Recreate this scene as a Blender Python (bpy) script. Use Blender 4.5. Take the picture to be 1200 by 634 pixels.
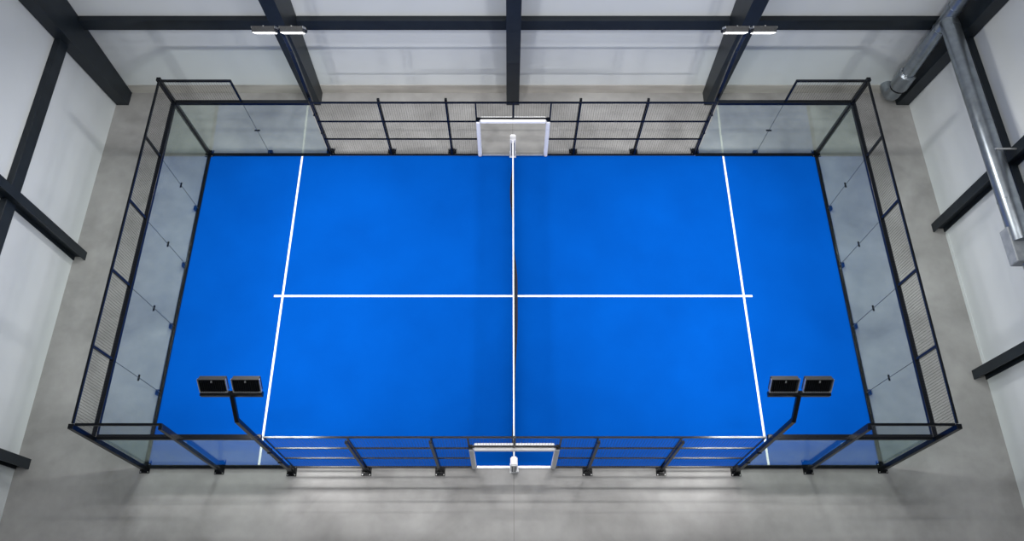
import bpy, bmesh, math, random
from mathutils import Vector, Matrix

for o in list(bpy.data.objects):
    bpy.data.objects.remove(o)
random.seed(4)
SC = bpy.context.scene
COL = SC.collection

# ------------------------------------------------------------------ camera
cam = bpy.data.cameras.new('camera')
camo = bpy.data.objects.new('camera', cam)
COL.objects.link(camo)
cam.sensor_fit = 'HORIZONTAL'
cam.sensor_width = 36.0
cam.lens = 896.85 * 36.0 / 1200.0
cam.shift_x = 4.6 / 1200.0
cam.shift_y = -16.4 / 1200.0
cam.clip_end = 200
camo.location = (-0.155, -9.077, 21.254)
camo.rotation_euler = (0.4554, 0, 0)
SC.camera = camo

# ------------------------------------------------------------------ view, world
SC.view_settings.view_transform = 'Standard'
SC.view_settings.look = 'None'
SC.view_settings.gamma = 1.0
SC.view_settings.use_curve_mapping = False
SC.view_settings.exposure = -0.06
W = bpy.data.worlds.new('world')
SC.world = W
W.use_nodes = True
W.node_tree.nodes['Background'].inputs[0].default_value = (0.6, 0.7, 0.85, 1)
W.node_tree.nodes['Background'].inputs[1].default_value = 0.3

HALL_LAMPS = [(4.3, 16.5, 600), (-0.2, 16.5, 560), (-6.5, 22.0, 600)]     # rows of LED trunking across the hall; front row added to brighten the near floor
FLOOD_POWER = 235

# ------------------------------------------------------------------ materials
def new_mat(name):
    m = bpy.data.materials.new(name)
    m.use_nodes = True
    nt = m.node_tree
    return m, nt, nt.nodes['Principled BSDF']

def noise_mat(name, c1, c2, scale=5.0, rough=0.5, metal=0.0, bump=0.0, detail=6.0, rvar=0.0, spec=0.5, stretch=None):
    m, nt, b = new_mat(name)
    tc = nt.nodes.new('ShaderNodeTexCoord')
    n = nt.nodes.new('ShaderNodeTexNoise')
    n.inputs['Scale'].default_value = scale
    n.inputs['Detail'].default_value = detail
    if stretch:
        mp = nt.nodes.new('ShaderNodeMapping')
        mp.inputs['Scale'].default_value = stretch
        nt.links.new(tc.outputs['Object'], mp.inputs[0])
        nt.links.new(mp.outputs[0], n.inputs['Vector'])
    else:
        nt.links.new(tc.outputs['Object'], n.inputs['Vector'])
    r = nt.nodes.new('ShaderNodeValToRGB')
    r.color_ramp.elements[0].position = 0.35
    r.color_ramp.elements[1].position = 0.65
    r.color_ramp.elements[0].color = (*c1, 1)
    r.color_ramp.elements[1].color = (*c2, 1)
    nt.links.new(n.outputs['Fac'], r.inputs[0])
    nt.links.new(r.outputs[0], b.inputs['Base Color'])
    b.inputs['Roughness'].default_value = rough
    b.inputs['Metallic'].default_value = metal
    b.inputs['Specular IOR Level'].default_value = spec
    if bump:
        bp = nt.nodes.new('ShaderNodeBump')
        bp.inputs['Strength'].default_value = bump
        bp.inputs['Distance'].default_value = 0.01
        nt.links.new(n.outputs['Fac'], bp.inputs['Height'])
        nt.links.new(bp.outputs[0], b.inputs['Normal'])
    return m

M = {}
M['black'] = noise_mat('black_powder_coat', (0.003, 0.004, 0.006), (0.005, 0.006, 0.008), 30, 0.24, spec=0.22)
M['column'] = noise_mat('dark_grey_steel_paint', (0.008, 0.012, 0.017), (0.011, 0.016, 0.022), 3, 0.45, spec=0.3)
M['housing'] = noise_mat('grey_lamp_housing', (0.02, 0.022, 0.025), (0.03, 0.032, 0.035), 20, 0.45)
M['wire'] = noise_mat('black_wire', (0.012, 0.012, 0.014), (0.018, 0.018, 0.020), 40, 0.5, spec=0.2)
M['white'] = noise_mat('white_pad', (0.86, 0.86, 0.88), (0.9, 0.9, 0.92), 12, 0.5)
M['line'] = noise_mat('white_turf_line', (0.85, 0.88, 0.92), (0.95, 0.96, 0.98), 60, 0.8)
M['net'] = noise_mat('black_net_cord', (0.006, 0.006, 0.010), (0.010, 0.010, 0.014), 40, 0.8)
M['zinc'] = noise_mat('galvanised_steel', (0.25, 0.28, 0.31), (0.32, 0.355, 0.39), 4, 0.33, metal=0.9)
M['dull'] = noise_mat('dull_zinc_sheet', (0.20, 0.22, 0.24), (0.27, 0.29, 0.31), 6, 0.6, metal=0.2)
M['bolt'] = noise_mat('zinc_bolt', (0.5, 0.5, 0.5), (0.65, 0.65, 0.65), 20, 0.35, metal=0.8)
M['alu'] = noise_mat('aluminium_edge', (0.55, 0.57, 0.6), (0.7, 0.72, 0.75), 20, 0.35, metal=0.7)
M['seal'] = noise_mat('dark_joint_seal', (0.03, 0.04, 0.05), (0.05, 0.06, 0.07), 20, 0.6)
M['plinth'] = noise_mat('concrete_plinth', (0.30, 0.29, 0.27), (0.42, 0.40, 0.375), 1.2, 0.7, stretch=(0.4, 1, 2))
M['roof'] = noise_mat('roof_sheet', (0.24, 0.25, 0.26), (0.28, 0.29, 0.30), 1, 0.7)

# white insulated wall panels: faint vertical joints and a soft unevenness
def wall_mat():
    m, nt, b = new_mat('white_wall_panel')
    tc = nt.nodes.new('ShaderNodeTexCoord')
    n = nt.nodes.new('ShaderNodeTexNoise')
    n.inputs['Scale'].default_value = 0.35
    n.inputs['Detail'].default_value = 3
    nt.links.new(tc.outputs['Object'], n.inputs['Vector'])
    r = nt.nodes.new('ShaderNodeValToRGB')
    r.color_ramp.elements[0].position = 0.3
    r.color_ramp.elements[1].position = 0.7
    r.color_ramp.elements[0].color = (0.56, 0.59, 0.61, 1)
    r.color_ramp.elements[1].color = (0.62, 0.65, 0.665, 1)
    nt.links.new(n.outputs['Fac'], r.inputs[0])
    nt.links.new(r.outputs[0], b.inputs['Base Color'])
    b.inputs['Roughness'].default_value = 0.55
    return m
M['wall'] = wall_mat()

def floor_mat():
    m, nt, b = new_mat('polished_concrete')
    L = nt.links.new
    tc = nt.nodes.new('ShaderNodeTexCoord')
    n1 = nt.nodes.new('ShaderNodeTexNoise'); n1.inputs['Scale'].default_value = 0.45; n1.inputs['Detail'].default_value = 7; n1.inputs['Distortion'].default_value = 0.8
    n2 = nt.nodes.new('ShaderNodeTexNoise'); n2.inputs['Scale'].default_value = 3.0; n2.inputs['Detail'].default_value = 8
    L(tc.outputs['Object'], n1.inputs['Vector']); L(tc.outputs['Object'], n2.inputs['Vector'])
    ad = nt.nodes.new('ShaderNodeMath'); ad.operation = 'MULTIPLY_ADD'
    ad.inputs[1].default_value = 0.3
    L(n2.outputs['Fac'], ad.inputs[0]); L(n1.outputs['Fac'], ad.inputs[2])
    r = nt.nodes.new('ShaderNodeValToRGB')
    r.color_ramp.elements[0].position = 0.42; r.color_ramp.elements[1].position = 0.88
    r.color_ramp.elements[0].color = (0.215, 0.212, 0.207, 1)
    r.color_ramp.elements[1].color = (0.37, 0.367, 0.362, 1)
    L(ad.outputs[0], r.inputs[0])
    # saw-cut control joints: one along the hall's middle, one across at the court's back edge
    sx = nt.nodes.new('ShaderNodeSeparateXYZ'); L(tc.outputs['Object'], sx.inputs[0])
    ab = nt.nodes.new('ShaderNodeMath'); ab.operation = 'ABSOLUTE'; L(sx.outputs['X'], ab.inputs[0])
    lt = nt.nodes.new('ShaderNodeMath'); lt.operation = 'LESS_THAN'; lt.inputs[1].default_value = 0.008; L(ab.outputs[0], lt.inputs[0])
    mx = nt.nodes.new('ShaderNodeMixRGB'); mx.inputs[2].default_value = (0.19, 0.18, 0.175, 1)
    L(lt.outputs[0], mx.inputs[0]); L(r.outputs[0], mx.inputs[1])
    L(mx.outputs[0], b.inputs['Base Color'])
    b.inputs['Roughness'].default_value = 0.33
    b.inputs['Specular IOR Level'].default_value = 0.4
    return m
M['floor'] = floor_mat()

def turf_mat():
    m, nt, b = new_mat('blue_artificial_turf')
    L = nt.links.new
    tc = nt.nodes.new('ShaderNodeTexCoord')
    n1 = nt.nodes.new('ShaderNodeTexNoise'); n1.inputs['Scale'].default_value = 0.5; n1.inputs['Detail'].default_value = 5
    n2 = nt.nodes.new('ShaderNodeTexNoise'); n2.inputs['Scale'].default_value = 120; n2.inputs['Detail'].default_value = 3
    L(tc.outputs['Object'], n1.inputs['Vector']); L(tc.outputs['Object'], n2.inputs['Vector'])
    ad = nt.nodes.new('ShaderNodeMath'); ad.operation = 'MULTIPLY_ADD'; ad.inputs[1].default_value = 0.35
    L(n2.outputs['Fac'], ad.inputs[0]); L(n1.outputs['Fac'], ad.inputs[2])
    r = nt.nodes.new('ShaderNodeValToRGB')
    r.color_ramp.elements[0].position = 0.4; r.color_ramp.elements[1].position = 0.95
    r.color_ramp.elements[0].color = (0.0001, 0.055, 0.305, 1)
    r.color_ramp.elements[1].color = (0.0002, 0.069, 0.37, 1)
    L(ad.outputs[0], r.inputs[0]); L(r.outputs[0], b.inputs['Base Color'])
    b.inputs['Roughness'].default_value = 0.9
    b.inputs['Specular IOR Level'].default_value = 0.02
    bp = nt.nodes.new('ShaderNodeBump'); bp.inputs['Strength'].default_value = 0.3; bp.inputs['Distance'].default_value = 0.005
    L(n2.outputs['Fac'], bp.inputs['Height']); L(bp.outputs[0], b.inputs['Normal'])
    return m
M['turf'] = turf_mat()

def glass_mat():
    # thin architectural glass: tinted see-through plus a mirror term that grows with grazing angle
    m = bpy.data.materials.new('toughened_glass'); m.use_nodes = True
    nt = m.node_tree; nt.nodes.clear(); L = nt.links.new
    out = nt.nodes.new('ShaderNodeOutputMaterial')
    tr = nt.nodes.new('ShaderNodeBsdfTransparent'); tr.inputs[0].default_value = (0.935, 0.975, 0.955, 1)
    gl = nt.nodes.new('ShaderNodeBsdfGlossy'); gl.inputs['Roughness'].default_value = 0.02; gl.inputs[0].default_value = (0.88, 1, 0.93, 1)
    lw = nt.nodes.new('ShaderNodeLayerWeight'); lw.inputs[0].default_value = 0.5
    pw = nt.nodes.new('ShaderNodeMath'); pw.operation = 'POWER'; pw.inputs[1].default_value = 5.0
    L(lw.outputs['Facing'], pw.inputs[0])
    ma = nt.nodes.new('ShaderNodeMath'); ma.operation = 'MULTIPLY_ADD'; ma.inputs[1].default_value = 0.96; ma.inputs[2].default_value = 0.04
    L(pw.outputs[0], ma.inputs[0])
    mx = nt.nodes.new('ShaderNodeMixShader')
    L(ma.outputs[0], mx.inputs[0]); L(tr.outputs[0], mx.inputs[1]); L(gl.outputs[0], mx.inputs[2])
    L(mx.outputs[0], out.inputs[0])
    return m
M['glass'] = glass_mat()

def emit_mat(name, col, s):
    m, nt, b = new_mat(name)
    b.inputs['Base Color'].default_value = (0.8, 0.8, 0.8, 1)
    b.inputs['Emission Color'].default_value = (*col, 1)
    b.inputs['Emission Strength'].default_value = s
    return m
M['lens'] = emit_mat('lit_led_lens', (1, 1, 1), 6)

# ------------------------------------------------------------------ helpers
def obj(name, bm, mat, parent=None, smooth=False):
    me = bpy.data.meshes.new(name)
    bmesh.ops.recalc_face_normals(bm, faces=bm.faces)
    bm.to_mesh(me); bm.free()
    if smooth:
        for p in me.polygons: p.use_smooth = True
    me.materials.append(M[mat])
    o = bpy.data.objects.new(name, me); COL.objects.link(o)
    if parent:
        o.parent = parent
        o.matrix_parent_inverse = Matrix.Translation(-parent.location)   # parts are modelled in hall coordinates
    return o

def tag(o, label, cat, group=None, kind=None):
    if label: o['label'] = label
    if cat: o['category'] = cat
    if group: o['group'] = group
    if kind: o['kind'] = kind
    return o

def thing(name, label, cat, loc=(0, 0, 0), group=None):
    o = bpy.data.objects.new(name, None); COL.objects.link(o)
    o.location = loc; o.empty_display_size = 0.2
    return tag(o, label, cat, group)

def BM(): return bmesh.new()

def box(bm, x0, y0, z0, x1, y1, z1):
    v = [bm.verts.new((x, y, z)) for x in (x0, x1) for y in (y0, y1) for z in (z0, z1)]
    for f in ((0, 1, 3, 2), (4, 6, 7, 5), (0, 4, 5, 1), (2, 3, 7, 6), (0, 2, 6, 4), (1, 5, 7, 3)):
        bm.faces.new([v[i] for i in f])

def bar(bm, a, b, w, d=None, side=None, ends=True):
    """square bar from a to b; w across `side`, d the other way"""
    a = Vector(a); b = Vector(b); d = w if d is None else d
    t = (b - a).normalized()
    s = Vector(side) if side else (Vector((1, 0, 0)) if abs(t.x) < 0.9 else Vector((0, 1, 0)))
    s = (s - t * s.dot(t)).normalized(); u = t.cross(s)
    vs = []
    for p in (a, b):
        for i, j in ((-1, -1), (1, -1), (1, 1), (-1, 1)):
            vs.append(bm.verts.new(p + s * (i * w / 2) + u * (j * d / 2)))
    for i in range(4):
        bm.faces.new([vs[i], vs[(i + 1) % 4], vs[4 + (i + 1) % 4], vs[4 + i]])
    if ends:
        bm.faces.new(vs[:4]); bm.faces.new(vs[4:])

def bevel(bm, r=0.006, seg=1):
    bmesh.ops.recalc_face_normals(bm, faces=bm.faces)
    es = [e for e in bm.edges if len(e.link_faces) == 2 and e.calc_face_angle(0) > 0.5]
    bmesh.ops.bevel(bm, geom=es, offset=r, segments=seg, affect='EDGES', clamp_overlap=True)

def tube(bm, pts, r, n=24, caps=True):
    """round tube along a list of points"""
    pts = [Vector(p) for p in pts]; rings = []
    rr = r if isinstance(r, (list, tuple)) else [r] * len(pts)
    prev = None
    for i, p in enumerate(pts):
        t = ((pts[i + 1] - p) if i == 0 else (p - pts[i - 1]) if i == len(pts) - 1 else ((pts[i + 1] - p).normalized() + (p - pts[i - 1]).normalized()))
        t.normalize()
        if prev is None:
            s = t.orthogonal().normalized()
        else:
            s = (prev - t * prev.dot(t)).normalized()
        prev = s; u = t.cross(s)
        rings.append([bm.verts.new(p + (s * math.cos(k * 2 * math.pi / n) + u * math.sin(k * 2 * math.pi / n)) * rr[i]) for k in range(n)])
    for a, b in zip(rings, rings[1:]):
        for k in range(n): bm.faces.new([a[k], a[(k + 1) % n], b[(k + 1) % n], b[k]])
    if caps: bm.faces.new(rings[0]); bm.faces.new(rings[-1])

def shade(o, ang=35):
    for p in o.data.polygons: p.use_smooth = True
    try: o.data.set_sharp_from_angle(angle=math.radians(ang))
    except Exception: pass
    return o

# ------------------------------------------------------------------ hall
XW, YB, YF, ZC = 13.58, 7.65, -20.0, 23.0
def struct(name, bm, mat): return tag(obj(name, bm, mat), None, None, kind='structure')
b = BM(); box(b, -XW - .2, YF - .2, -.2, XW + .2, YB + .2, 0); struct('floor', b, 'floor')
b = BM(); box(b, -XW - .2, YB, 0, XW + .2, YB + .2, ZC); struct('wall_back', b, 'wall')
b = BM(); box(b, -XW - .2, YF, 0, -XW, YB, ZC); struct('wall_left', b, 'wall')
b = BM(); box(b, XW, YF, 0, XW + .2, YB, ZC); struct('wall_right', b, 'wall')
b = BM(); box(b, -XW - .2, YF - .2, 0, XW + .2, YF, ZC); struct('wall_front', b, 'wall')
b = BM(); box(b, -XW - .2, YF - .2, ZC, XW + .2, YB + .2, ZC + .2); struct('ceiling', b, 'roof')
b = BM(); box(b, -13.12, YB - .03, 0, 13.12, YB, .40); struct('baseboard_back', b, 'plinth')
b = BM(); box(b, XW - .012, -2.2, 0, XW, 2.1, .13); struct('baseboard_right', b, 'wall')

# ------------------------------------------------------------------ columns of the hall
def taper_column(x0, x1, label, group):
    b = BM(); y0, y1, H = 7.10, 6.32, 6.4
    # web box tapers with height; flanges make its front and back plates
    k = (y1 - y0) / H
    ztop = ZC
    def yy(z): return y0 + k * min(z, H) if z <= H else y1
    for za, zb in ((0, H), (H, ztop)):
        vs = []
        for z in (za, zb):
            vs += [b.verts.new((x0, yy(z), z)), b.verts.new((x1, yy(z), z)), b.verts.new((x1, YB - .03, z)), b.verts.new((x0, YB - .03, z))]
        for i in range(4): b.faces.new([vs[i], vs[(i + 1) % 4], vs[4 + (i + 1) % 4], vs[4 + i]])
        if za == 0: b.faces.new(vs[:4])
        else: b.faces.new(vs[4:])
    bmesh.ops.remove_doubles(b, verts=b.verts, dist=1e-4)
    o = obj('steel_column', b, 'column')
    return tag(o, label, 'column', group)
g = 'steel columns along the back wall'
taper_column(-13.55, -13.14, 'dark steel column in the back left corner of the hall', g)
taper_column(-6.99, -6.56, 'dark steel column on the back wall behind the left floodlight mast', g)
taper_column(-.21, .22, 'dark steel column at the middle of the back wall, in line with the net', g)
taper_column(6.56, 6.99, 'dark steel column on the back wall behind the right floodlight mast', g)
taper_column(13.14, 13.55, 'dark steel column in the back right corner beside the upright duct', g)

def h_column(s, ya, yb, label):
    b = BM(); xo, xi = s * (XW - .005), s * 13.2
    t = .03
    def bx(xa, y0, xb, y1): box(b, min(xa, xb), y0, 0, max(xa, xb), y1, ZC)
    bx(xi, ya, xi + s * t, yb)
    bx(xo - s * t, ya, xo, yb)
    bx(xi + s * t, (ya + yb) / 2 - .012, xo - s * t, (ya + yb) / 2 + .012)
    return tag(obj('steel_column', b, 'column'), label, 'column', 'steel columns along the side walls')
h_column(-1, 1.20, 1.47, 'dark H-section steel column on the left wall, halfway along the court')
h_column(-1, -5.12, -4.85, 'dark H-section steel column on the left wall at the lower left photo edge')
h_column(1, 2.18, 2.46, 'dark H-section steel column on the right wall crossed by the horizontal duct')
h_column(1, -2.60, -2.33, 'dark H-section steel column on the right wall at the lower right, clear of the duct')

def girt(name, p0, p1, label, thick=.19, h=.42):
    b = BM(); bar(b, p0, p1, h, thick, side=(0, 0, 1)); bevel(b, .01)
    return tag(obj(name, b, 'column'), label, 'beam', 'horizontal wall beams')
zg = 3.46
for i, (x0, x1, lb) in enumerate(((-13.14, -6.99, 'leftmost'), (-6.56, -.21, 'left middle'), (.22, 6.56, 'right middle'), (6.99, 13.14, 'rightmost'))):
    where = ['between the corner column and the column by the left mast', 'between the left mast column and the middle column',
             'between the middle column and the right mast column', 'between the right mast column and the upright duct'][i]
    girt('wall_beam', (x0, YB - .1, zg), (x1, YB - .1, zg), 'dark horizontal steel beam on the back wall ' + where)
girt('wall_beam', (-XW + .1, 1.46, zg + .10), (-XW + .1, 6.9, zg + .10), 'dark horizontal steel beam high on the left wall behind its middle column')
girt('wall_beam', (-XW + .1, -4.86, zg + .10), (-XW + .1, 1.2, zg + .10), 'dark horizontal steel beam on the left wall at the photo edge, in front of its middle column')
girt('wall_beam', (XW - .1, 2.45, zg + .16), (XW - .1, 6.9, zg + .16), 'dark horizontal steel beam on the right wall behind the long duct')
girt('wall_beam', (XW - .1, -2.34, zg + .16), (XW - .1, 2.2, zg + .16), 'dark horizontal steel beam on the right wall at the photo edge, beside the duct sleeve')

# ------------------------------------------------------------------ ventilation ducts
DX, DY = 12.74, 7.08
t = thing('ventilation_duct', 'galvanised round upright duct in the back right corner with an elbow at its foot', 'duct', (DX, DY, 0))
b = BM(); tube(b, [(DX, DY, 1.5), (DX, DY, 9.0)], .205, 40); shade(obj('duct_pipe', b, 'zinc', t))
b = BM(); tube(b, [(DX, DY, 1.05), (DX, DY, 1.08), (DX, DY, 1.68), (DX, DY, 1.74)], [.27, .285, .285, .225], 40); shade(obj('collar', b, 'zinc', t))
b = BM()
pts = [(DX, DY, 1.1)] + [(DX, DY + .32 - .32 * math.cos(a), .72 - .32 * math.sin(a)) for a in [i * math.pi / 2 / 8 for i in range(9)]] + [(DX, YB - .0, .40)]
tube(b, pts, .215, 40); shade(obj('elbow', b, 'zinc', t))
for a in (2.4, 2.8, 3.4, 4.0):
    b = BM(); tube(b, [(DX + .235 * math.cos(a), DY + .235 * math.sin(a), 1.70), (DX + .235 * math.cos(a), DY + .235 * math.sin(a), 1.80)], .02, 8)
    obj('bolt', b, 'bolt', t)
for z in (3.72, 4.62):
    b = BM(); tube(b, [(DX, DY, z - .02), (DX, DY, z + .02)], .222, 40); shade(obj('clamp_ring', b, 'zinc', t))

HZ = 4.17
b = BM(); tube(b, [(DX, DY, .98), (DX, DY, 1.05)], .262, 40); shade(obj('dark_gap_ring', b, 'black', t))  # black ring drawn for the dark gap below the collar
t = thing('ventilation_duct', 'long galvanised horizontal duct along the right wall with a square sleeve', 'duct', (DX, DY - .21, HZ))
b = BM(); tube(b, [(DX, DY - .15, HZ), (DX, -.3, HZ)], .25, 48); shade(obj('duct_pipe', b, 'zinc', t))
for y in (6.7, 3.3, .9):
    b = BM(); tube(b, [(DX, y + .02, HZ), (DX, y - .02, HZ)], .258, 48); shade(obj('seam_ring', b, 'zinc', t))
b = BM(); box(b, DX - .29, -.85, HZ - .30, DX + .26, .12, HZ + .05); bevel(b, .02); obj('sleeve', b, 'dull', t)
b = BM(); tube(b, [(DX + .05, -.9, HZ), (DX + .05, -8.0, HZ)], .19, 40); shade(obj('narrow_pipe', b, 'zinc', t))
b = BM()
bar(b, (DX - .1, 2.31, HZ + .27), (13.25, 2.31, HZ + .27), .04, .03)
obj('bracket', b, 'bolt', t)

# ------------------------------------------------------------------ court surface
D, HX = 5.06, 10.01
H3, H4 = 2.98, 4.06
LEAN = 0.045      # the cage narrows slightly towards its top
def yf(s, z, out=0.0): return s * (D + out - LEAN * z)

t = thing('court_turf', 'bright blue artificial turf court with white lines inside the cage', 'sports court', (0, 0, 0))
b = BM(); box(b, -9.98, -5.03, .001, 9.98, 5.03, .012); obj('turf', b, 'turf', t)
for nm, q in (('service_line', (-6.975, -5.01, -6.925, 5.01)), ('service_line', (6.925, -5.01, 6.975, 5.01)), ('centre_line', (-7.21, -.03, 7.21, .03))):
    b = BM(); k = .013 if nm == 'service_line' else .0135
    w = .0 if nm != 'service_line' else .005
    box(b, q[0] - w, q[1], .0125, q[2] + w, q[3], k + .001); obj(nm, b, 'line', t)

# ------------------------------------------------------------------ cage
SIDE = {1: 'back', -1: 'front'}
HAND = {1: 'right', -1: 'left'}

def wires(bm, P, nu, nv, r=.003):
    nu = max(2, round(nu * .70))
    """welded wire grid; P(u, v) -> point with u, v in 0..1"""
    for i in range(nu + 1):
        bar(bm, P(i / nu, 0), P(i / nu, 1), r * 1.5, ends=False)
    for j in range(nv + 1):
        bar(bm, P(0, j / nv), P(1, j / nv), r * .6, ends=False)

def foot(t, x, y, s, big=.27):
    b = BM(); box(b, x - big / 2, y - .12, 0, x + big / 2, y + .14, .018); bevel(b, .004)
    obj('base_plate', b, 'black', t)
    for i in (-1, 1):
        for j in (-.09, .11):
            b = BM(); tube(b, [(x + i * (big / 2 - .035), y + j, .018), (x + i * (big / 2 - .035), y + j, .045)], .013, 8)
            obj('bolt', b, 'bolt', t)
    for i in (-1, 1):   # gusset plates
        b = BM()
        v = [b.verts.new(p) for p in ((x + i * .055, y - .01, .018), (x + i * .12, y - .01, .018), (x + i * .055, y - .01, .16), (x + i * .055, y + .01, .018), (x + i * .12, y + .01, .018), (x + i * .055, y + .01, .16))]
        b.faces.new(v[:3]); b.faces.new(v[3:]); b.faces.new([v[0], v[1], v[4], v[3]]); b.faces.new([v[1], v[2], v[5], v[4]]); b.faces.new([v[2], v[0], v[3], v[5]])
        obj('gusset', b, 'black', t)
    b = BM(); box(b, x - .075, y - .07, .018, x + .075, y + .07, .10)
    obj('foot_sleeve', b, 'black', t)

OUT = .115
def post(x, s, h, label, w=.085, OUT=.115):
    t = thing('fence_post', label, 'post', (x, s * (D + OUT), 0), 'fence posts on base plates')
    b = BM(); bar(b, (x, yf(s, .01, OUT), .01), (x, yf(s, h, OUT), h), w, w, side=(1, 0, 0)); bevel(b, .006)
    obj('post_tube', b, 'black', t)
    foot(t, x, s * (D + OUT), s)
    b = BM(); box(b, x - w / 2 + .002, yf(s, h, OUT) - w / 2 + .002, h - .004, x + w / 2 - .002, yf(s, h, OUT) + w / 2 - .002, h + .006)
    obj('cap', b, 'black', t)
    return t

order = {-4: 'second post left of the net', -2: 'first post left of the net', 2: 'first post right of the net', 4: 'second post right of the net'}
for s in (1, -1):
    for x in (-4, -2, 2, 4):
        xx = x * 1.03 if s == -1 else x
        post(x, s, H3 + .02, 'black steel fence post on the %s long side, %s' % (SIDE[s], order[x]), .075)
    for h in (-1, 1):
        t = post(h * (HX + .02), s, H4, 'thick black steel corner post of the cage at its %s %s corner' % (SIDE[s], HAND[h]), .115, .045)
for h in (-1, 1):
    post(h * 8, -1, H4, 'tall black fence post on the front side between the %s mast and the corner' % HAND[h], .09, .075)

# side mesh bays
def side_bay(s, x0, x1, label, z0=0.0, z1=H3, rails=(1 / 3, 2 / 3), rw=.045):
    t = thing('mesh_panel', label, 'fence panel', ((x0 + x1) / 2, yf(s, z0), z0), 'wire mesh panels of the cage')
    b = BM()
    e = .0
    zb, zt = z0 + .03, z1 - .0
    for z in (zb, zt): bar(b, (x0, yf(s, z), z), (x1, yf(s, z), z), .04, rw + .01, side=(0, 1, 0))
    for x in (x0 + .012, x1 - .012): bar(b, (x, yf(s, zb), zb), (x, yf(s, zt), zt), .022, .03)
    obj('frame', b, 'black', t)
    for f in rails:
        z = z0 + (z1 - z0) * f
        b = BM(); bar(b, (x0, yf(s, z), z), (x1, yf(s, z), z), .035, rw, side=(0, 1, 0)); obj('rail', b, 'black', t)
    b = BM()
    nu = max(2, round((x1 - x0) / .05)); nv = max(2, round((zt - zb) / .05))
    wires(b, lambda u, v: (x0 + (x1 - x0) * u, yf(s, zb + (zt - zb) * v, .012), zb + (zt - zb) * v), nu, nv)
    obj('wire_mesh', b, 'wire', t)
    return t
DW = 1.12
for s in (1, -1):
    for h in (-1, 1):
        side_bay(s, *sorted((h * 6.0, h * 4.0)), 'black wire mesh panel on the %s side next to the %s floodlight mast' % (SIDE[s], HAND[h]))
        side_bay(s, *sorted((h * 4.0, h * 2.0)), 'black wire mesh panel on the %s side, %s half, midway between mast and net' % (SIDE[s], HAND[h]))
        side_bay(s, *sorted((h * 2.0, h * DW)), 'narrow black wire mesh panel on the %s side, %s of the white doorway' % (SIDE[s], HAND[h]))
    # panel above the doorway
    t = side_bay(s, -DW, DW, 'low wire mesh panel above the white padded doorway on the %s side' % SIDE[s], 2.12, H3, rails=())
    b = BM(); bar(b, (0, yf(s, 2.12), 2.12), (0, yf(s, H3 + .03), H3 + .03), .055, .06); obj('centre_upright', b, 'black', t)
    # doorway frame with white pads
    t = thing('door_frame', 'white padded doorway frame around the net end on the %s side' % SIDE[s], 'doorway', (0, yf(s, 0), 0), 'padded doorway frames')
    zt = 2.06
    for h in (-1, 1):
        b = BM(); bar(b, (h * 1.09, yf(s, 0), 0.01), (h * 1.09, yf(s, zt + .05), zt + .05), .05); obj('side_tube', b, 'black', t)
    b = BM(); bar(b, (-1.09, yf(s, zt + .03), zt + .03), (1.09, yf(s, zt + .03), zt + .03), .04); obj('top_tube', b, 'black', t)
    for h in (-1, 1):
        b = BM(); box(b, h * 1.09 - .055, yf(s, zt) - .055, zt - .01, h * 1.09 + .055, yf(s, zt) + .055, zt + .075)
        obj('corner_joint', b, 'black', t)
    for h in (-1, 1):
        b = BM(); bar(b, (h * 1.075, yf(s, .02), .02), (h * 1.075, yf(s, zt - .03), zt - .03), .12, .14, side=(1, 0, 0)); bevel(b, .02, 2)
        shade(obj('post_pad', b, 'white', t))
    for k in (-1, 1):
        b = BM(); y = yf(s, zt) + k * .052
        bar(b, (-1.0, y, zt + .01), (1.0, y, zt + .01), .12, .085, side=(0, 0, 1)); bevel(b, .015, 2)
        shade(obj('top_pad', b, 'white', t))
    b = BM(); box(b, -1.0, yf(s, 0) - .03, .001, 1.0, yf(s, 0) + .03, .03); obj('threshold', b, 'alu', t)

# glass panels on the long sides
GT = .012
def joint_parts(t, P0, P1, nrm, along, mid=True, base=True):
    """clamp halfway up a joint and a bracket at its foot. P0, P1: ends of the joint; nrm: outward; along: direction of the wall"""
    P0 = Vector(P0); P1 = Vector(P1); nrm = Vector(nrm); al = Vector(along)
    if mid:
        c = P0.lerp(P1, .5)
        b = BM(); bar(b, c - al * .085, c + al * .085, .02, .05, side=(0, 0, 1)); bevel(b, .003)
        obj('clamp', b, 'black', t)
    if base:
        c = P0 + nrm * .07
        b = BM(); 
        v = c - al * .075; w = c + al * .075
        bar(b, (v.x, v.y, .07), (w.x, w.y, .07), .10, .14, side=nrm); bevel(b, .008)
        obj('base_bracket', b, 'black', t)

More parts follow.
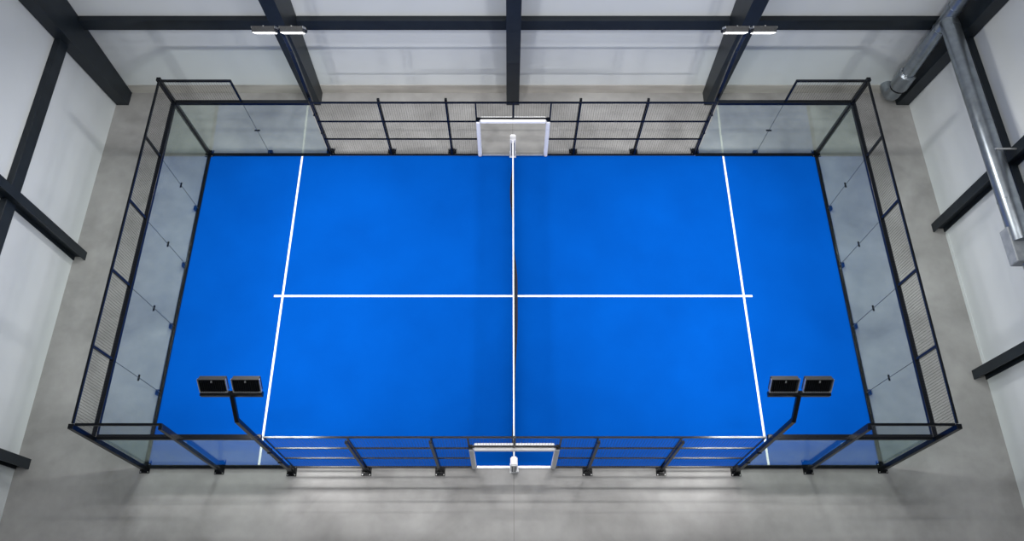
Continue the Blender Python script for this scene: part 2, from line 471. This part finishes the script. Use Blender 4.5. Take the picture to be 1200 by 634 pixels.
def side_glass(s, x0, x1, label, joint=None):
    t = thing('glass_panel', label, 'glass panel', ((x0 + x1) / 2, yf(s, 0), 0), 'glass panels of the cage')
    b = BM(); za, zb = .06, H3 - .03
    g = .006
    bar(b, ((x0 + x1) / 2, yf(s, za), za), ((x0 + x1) / 2, yf(s, zb), zb), x1 - x0 - 2 * g, GT, side=(1, 0, 0))
    obj('pane', b, 'glass', t)
    if joint is not None:
        b = BM(); bar(b, (joint, yf(s, za), za), (joint, yf(s, zb), zb), .010, .014); obj('joint_seal', b, 'seal', t)
        joint_parts(t, (joint, yf(s, .0), .0), (joint, yf(s, H3), H3), (0, s, 0), (1, 0, 0), True, True)
    return t
for s in (1, -1):
    for h in (-1, 1):
        side_glass(s, *sorted((h * 9.95, h * 8.0)), 'clear glass panel on the %s side at the %s corner of the cage' % (SIDE[s], HAND[h]), joint=h * 8.0 if s == 1 else None)
        side_glass(s, *sorted((h * 8.0, h * 6.06)), 'clear glass panel on the %s side beside the %s floodlight mast' % (SIDE[s], HAND[h]))
        for z, nm, w, dd, lb in ((.035, 'base_rail', .09, .07, 'black base rail under the glass on the %s side, %s end'), (H3, 'glass_top_rail', .12, .11, 'black top rail over the glass on the %s side, %s end')):
            b = BM(); bar(b, (h * 6.03, yf(s, z), z), (h * 9.94, yf(s, z), z), w, dd, side=(0, 1, 0)); bevel(b, .006)
            tag(obj(nm, b, 'black'), lb % (SIDE[s], HAND[h]), 'rail', 'rails holding the glass')
        # mesh over the corner glass panel
        xa, xb = sorted((h * 9.95, h * 8.0))
        t = thing('mesh_panel', 'wire mesh panel above the corner glass on the %s side, %s end' % (SIDE[s], HAND[h]), 'fence panel', ((xa + xb) / 2, yf(s, H3), H3), 'wire mesh panels of the cage')
        b = BM()
        bar(b, (xa, yf(s, H4), H4 - .03), (xb, yf(s, H4), H4 - .03), .055, .06, side=(0, 1, 0))
        bar(b, (h * 8.0, yf(s, H3 + .05), H3 + .05), (h * 8.0, yf(s, H4), H4), .05)
        obj('frame', b, 'black', t)
        b = BM(); z0, z1 = H3 + .05, H4 - .04
        wires(b, lambda u, v: (xa + (xb - xa) * u, yf(s, z0 + (z1 - z0) * v, .012), z0 + (z1 - z0) * v), 39, 20)
        obj('wire_mesh', b, 'wire', t)

# end walls: five panes and five mesh panels each
posn = ['at the front', 'second from the front', 'in the middle', 'second from the back', 'at the back']
for h in (-1, 1):
    X = h * HX
    yy = [-4.98, -3.0, -1.0, 1.0, 3.0, 4.98]
    for i in range(5):
        y0, y1 = yy[i], yy[i + 1]
        t = thing('glass_panel', 'clear glass panel of the %s end wall, %s' % (HAND[h], posn[i]), 'glass panel', (X, (y0 + y1) / 2, 0), 'glass panels of the cage')
        b = BM()
        za, zb = .06, H3 - .03
        def yc(y, z): return max(-D + LEAN * z + .03, min(D - LEAN * z - .03, y)) if abs(y) > 4 else y
        vs = []
        for x in (X - GT / 2, X + GT / 2):
            for (y, z) in ((y0, za), (y1, za), (y1, zb), (y0, zb)):
                g = .005 if y == y0 else -.005
                vs.append(b.verts.new((x, yc(y, z) + g, z)))
        b.faces.new(vs[:4]); b.faces.new(vs[4:])
        for k in range(4): b.faces.new([vs[k], vs[(k + 1) % 4], vs[4 + (k + 1) % 4], vs[4 + k]])
        obj('pane', b, 'glass', t)
        if i < 4:
            b = BM(); bar(b, (X, y1, za), (X, y1, zb), .010, .014); obj('joint_seal', b, 'seal', t)
            joint_parts(t, (X, y1, 0), (X, y1, H3), (h, 0, 0), (0, 1, 0))
        # mesh above
        t = thing('mesh_panel', 'wire mesh panel on top of the %s end wall, %s' % (HAND[h], posn[i]), 'fence panel', (X, (y0 + y1) / 2, H3), 'wire mesh panels of the cage')
        z0, z1 = H3 + .05, H4 - .04
        b = BM()
        ya = yc(y0, H4); yb = yc(y1, H4)
        bar(b, (X, ya, H4 - .03), (X, yb, H4 - .03), .05, .055, side=(1, 0, 0))
        if i < 4: bar(b, (X, y1, H3 + .03), (X, y1, H4 - .03), .06, .06)
        obj('frame', b, 'black', t)
        b = BM()
        wires(b, lambda u, v: (X + h * .012, yc(y0, z0 + (z1 - z0) * v) * (1 - u) + yc(y1, z0 + (z1 - z0) * v) * u, z0 + (z1 - z0) * v), 40, 20)
        obj('wire_mesh', b, 'wire', t)
    yt = D - LEAN * H3
    b = BM(); bar(b, (X, -yt, H3), (X, yt, H3), .12, .11, side=(1, 0, 0)); bevel(b, .006)
    tag(obj('glass_top_rail', b, 'black'), 'long black rail between glass and mesh along the %s end wall' % HAND[h], 'rail', 'rails holding the glass')
    b = BM(); bar(b, (X, -D + .03, .035), (X, D - .03, .035), .10, .07, side=(1, 0, 0)); bevel(b, .006)
    tag(obj('base_rail', b, 'black'), 'long black base rail at the foot of the %s end wall' % HAND[h], 'rail', 'rails holding the glass')

# ------------------------------------------------------------------ floodlight masts
def mast(h, s):
    far = s == 1
    x = h * 6.03
    label = 'black floodlight mast with two LED heads, %s %s of the court' % (SIDE[s], HAND[h])
    y0 = s * (D + OUT + .01)
    t = thing('floodlight_mast', label, 'floodlight', (x, y0, 0), 'floodlight masts at the long sides')
    foot(t, x, y0, s)
    bend = Vector((h * 6.03, s * (4.97 if not far else 5.05), 4.80 if not far else 5.1))
    head = Vector((h * 6.02, s * (4.55 if not far else 4.90), 5.38 if not far else 6.05))
    b = BM(); bar(b, (x, y0, .01), bend, .10, .10, side=(1, 0, 0)); bevel(b, .008); obj('pole', b, 'black', t)
    b = BM(); bar(b, bend - (head - bend).normalized() * .03, head, .09, .09, side=(1, 0, 0)); bevel(b, .008); obj('arm', b, 'black', t)
    for z in (1.2, 2.2):
        b = BM(); bar(b, (x - .055, y0 - s * LEAN * z, z), (x + .055, y0 - s * LEAN * z, z), .13, .03, side=(0, 1, 0))
        obj('bracket', b, 'black', t)
    b = BM(); bar(b, head + Vector((-.66, 0, 0)), head + Vector((.66, 0, 0)), .11, .12, side=(0, 1, 0)); bevel(b, .006); obj('crossbar', b, 'black', t)
    # heads: back faces away from the court, lens looks down across it
    a = math.radians(54)
    n = Vector((0, -s * math.sin(a), -math.cos(a)))          # light direction
    up = Vector((0, -s * math.cos(a), math.sin(a)))           # along the panel, upwards and inwards
    c0 = head + up * .22 + n * .02 + Vector((0, 0, .02))
    for k in (-1, 1):
        c = c0 + Vector((k * .355, 0, 0))
        b = BM(); bar(b, c - n * .02, c + n * .09, .58, .33, side=(1, 0, 0)); bevel(b, .008)
        hd = obj('lamp_head', b, 'housing', t)
        prof = [(-.26, .02)]
        for q in range(13):
            xx = -.26 + .52 * q / 13
            prof += [(xx, .065), (xx + .014, .065), (xx + .014, .03), (xx + .04, .03)]
        prof += [(.26, .02)]
        b = BM()
        va = [b.verts.new(c + Vector((px, 0, 0)) - n * pn - up * .15) for px, pn in prof]
        vb = [b.verts.new(c + Vector((px, 0, 0)) - n * pn + up * .15) for px, pn in prof]
        for q in range(len(prof)):
            r = (q + 1) % len(prof); b.faces.new([va[q], va[r], vb[r], vb[q]])
        b.faces.new(va); b.faces.new(vb)
        obj('cooling_fins', b, 'black', hd)
        for w in (-1, 1):
            b = BM(); bar(b, c + up * (w * .165) + Vector((-.295, 0, 0)) - n * .03, c + up * (w * .165) + Vector((.295, 0, 0)) - n * .03, .012, .05, side=up); obj('edge_trim', b, 'alu' if w < 0 else 'housing', hd)
            b = BM(); bar(b, c - up * .165 + Vector((w * .295, 0, 0)) - n * .03, c + up * .165 + Vector((w * .295, 0, 0)) - n * .03, .014, .05, side=(1, 0, 0)); obj('edge_trim', b, 'alu', hd)
        b = BM(); bar(b, c - n * .06 + up * .1, c - n * .06 + up * .14, .03, .03); obj('cable_gland', b, 'bolt', hd)
        b = BM(); bar(b, c + n * .09, c + n * .105, .55, .30, side=(1, 0, 0)); bevel(b, .01, 2); obj('lens', b, 'lens', hd)
        ld = bpy.data.lights.new('floodlight', 'AREA'); ld.shape = 'RECTANGLE'; ld.size = .52; ld.size_y = .3; ld.energy = FLOOD_POWER
        ld.color = (1.0, .985, .97)
        lo = bpy.data.objects.new('light_source', ld); COL.objects.link(lo)
        lo.rotation_euler = n.to_track_quat('-Z', 'Y').to_euler()
        lo.location = c + n * .115
        lo.parent = hd
    return t
for s in (1, -1):
    for h in (-1, 1): mast(h, s)

# ------------------------------------------------------------------ net
def netz(y): return .88 + .04 * (abs(y) / 5) ** 2
def interp(y, T):
    for (a, va), (c, vc) in zip(T, T[1:]):
        if a <= y <= c:
            f = (y - a) / (c - a); f = f * f * (3 - 2 * f); return va + (vc - va) * f
    return 0
BUL = [(-5.1, 0), (-4.3, -.04), (-3, .04), (-.6, .13), (.4, .13), (2.1, 0), (3.6, -.09), (4.9, 0), (5.1, 0)]
t = thing('net', 'black padel net with a white top tape across the middle of the court', 'net', (0, 0, 0))
b = BM(); Y0, Y1 = -4.98, 4.98
nu, nv = 222, 19
def NP(u, v):
    y = Y0 + (Y1 - Y0) * u
    z = .03 + (netz(y) - .03) * v
    return (interp(y, BUL) * (1 - v) ** 1.0 * (.6 + .4 * math.cos(v * 3)) , y, z)
for i in range(nu + 1):
    for j in range(nv): bar(b, NP(i / nu, j / nv), NP(i / nu, (j + 1) / nv), .009, ends=False)
for j in range(nv + 1):
    for i in range(nu): bar(b, NP(i / nu, j / nv), NP((i + 1) / nu, j / nv), .009, ends=False)
obj('net_mesh', b, 'net', t)
b = BM(); n = 40
for i in range(n):
    ya, yb = Y0 + (Y1 - Y0) * i / n, Y0 + (Y1 - Y0) * (i + 1) / n
    bar(b, (0, ya, netz(ya)), (0, yb, netz(yb)), .036, .07, side=(1, 0, 0), ends=(i in (0, n - 1)))
bmesh.ops.remove_doubles(b, verts=b.verts, dist=1e-4)
obj('top_tape', b, 'white', t)

for s in (1, -1):
    y = s * 5.09
    t = thing('net_post', 'white slotted net post standing in the doorway on the %s side' % SIDE[s], 'net post', (0, y, 0), 'white net posts')
    b = BM(); box(b, -.085, y - .11, 0.02, .085, y + .11, .86); bevel(b, .02, 2); shade(obj('post_body', b, 'white', t))
    b = BM(); box(b, -.092, y - .12, .86, .092, y + .12, 1.0); bevel(b, .03, 3); shade(obj('cap', b, 'white', t))
    b = BM(); box(b, -.105, y - .13, 0.001, .105, y + .13, .03); bevel(b, .008)
    obj('base_plate', b, 'white', t)
    if s == -1:
        b = BM(); box(b, .05, y - .14, .03, .13, y + .02, .22); bevel(b, .01); obj('tension_box', b, 'white', t)
    for k in (-.035, .035):
        b = BM(); box(b, k - .011, y - .113, .10, k + .011, y - .108, .82); obj('slot', b, 'seal', t)

# ------------------------------------------------------------------ hall lamps above the picture
for (y, HALL_Z, power) in HALL_LAMPS:
    place = {4.3: 'back', -0.2: 'middle', -6.5: 'front'}[y]
    t = thing('hall_lamp', 'long LED trunking lamp hung across the hall, %s row of three' % place, 'lamp', (0, y, HALL_Z), 'hanging hall lamps')
    b = BM(); box(b, -8, y - .09, HALL_Z, 8, y + .09, HALL_Z + .10); bevel(b, .02); obj('housing', b, 'alu', t)
    for k in (-7, -3.5, 0, 3.5, 7):
        b = BM(); bar(b, (k, y, HALL_Z + .10), (k, y, ZC - .002), .015); obj('suspension_rod', b, 'bolt', t)
    b = BM(); box(b, -7.95, y - .07, HALL_Z - .02, 7.95, y + .07, HALL_Z); obj('lens', b, 'lens', t)
    ld = bpy.data.lights.new('hall_light', 'AREA'); ld.shape = 'RECTANGLE'; ld.size = 15.8; ld.size_y = .16; ld.energy = power
    ld.spread = math.radians(125); ld.color = (1.0, .99, .975)
    lo = bpy.data.objects.new('light_source', ld); COL.objects.link(lo)
    lo.location = (0, 0, -.03); lo.parent = t
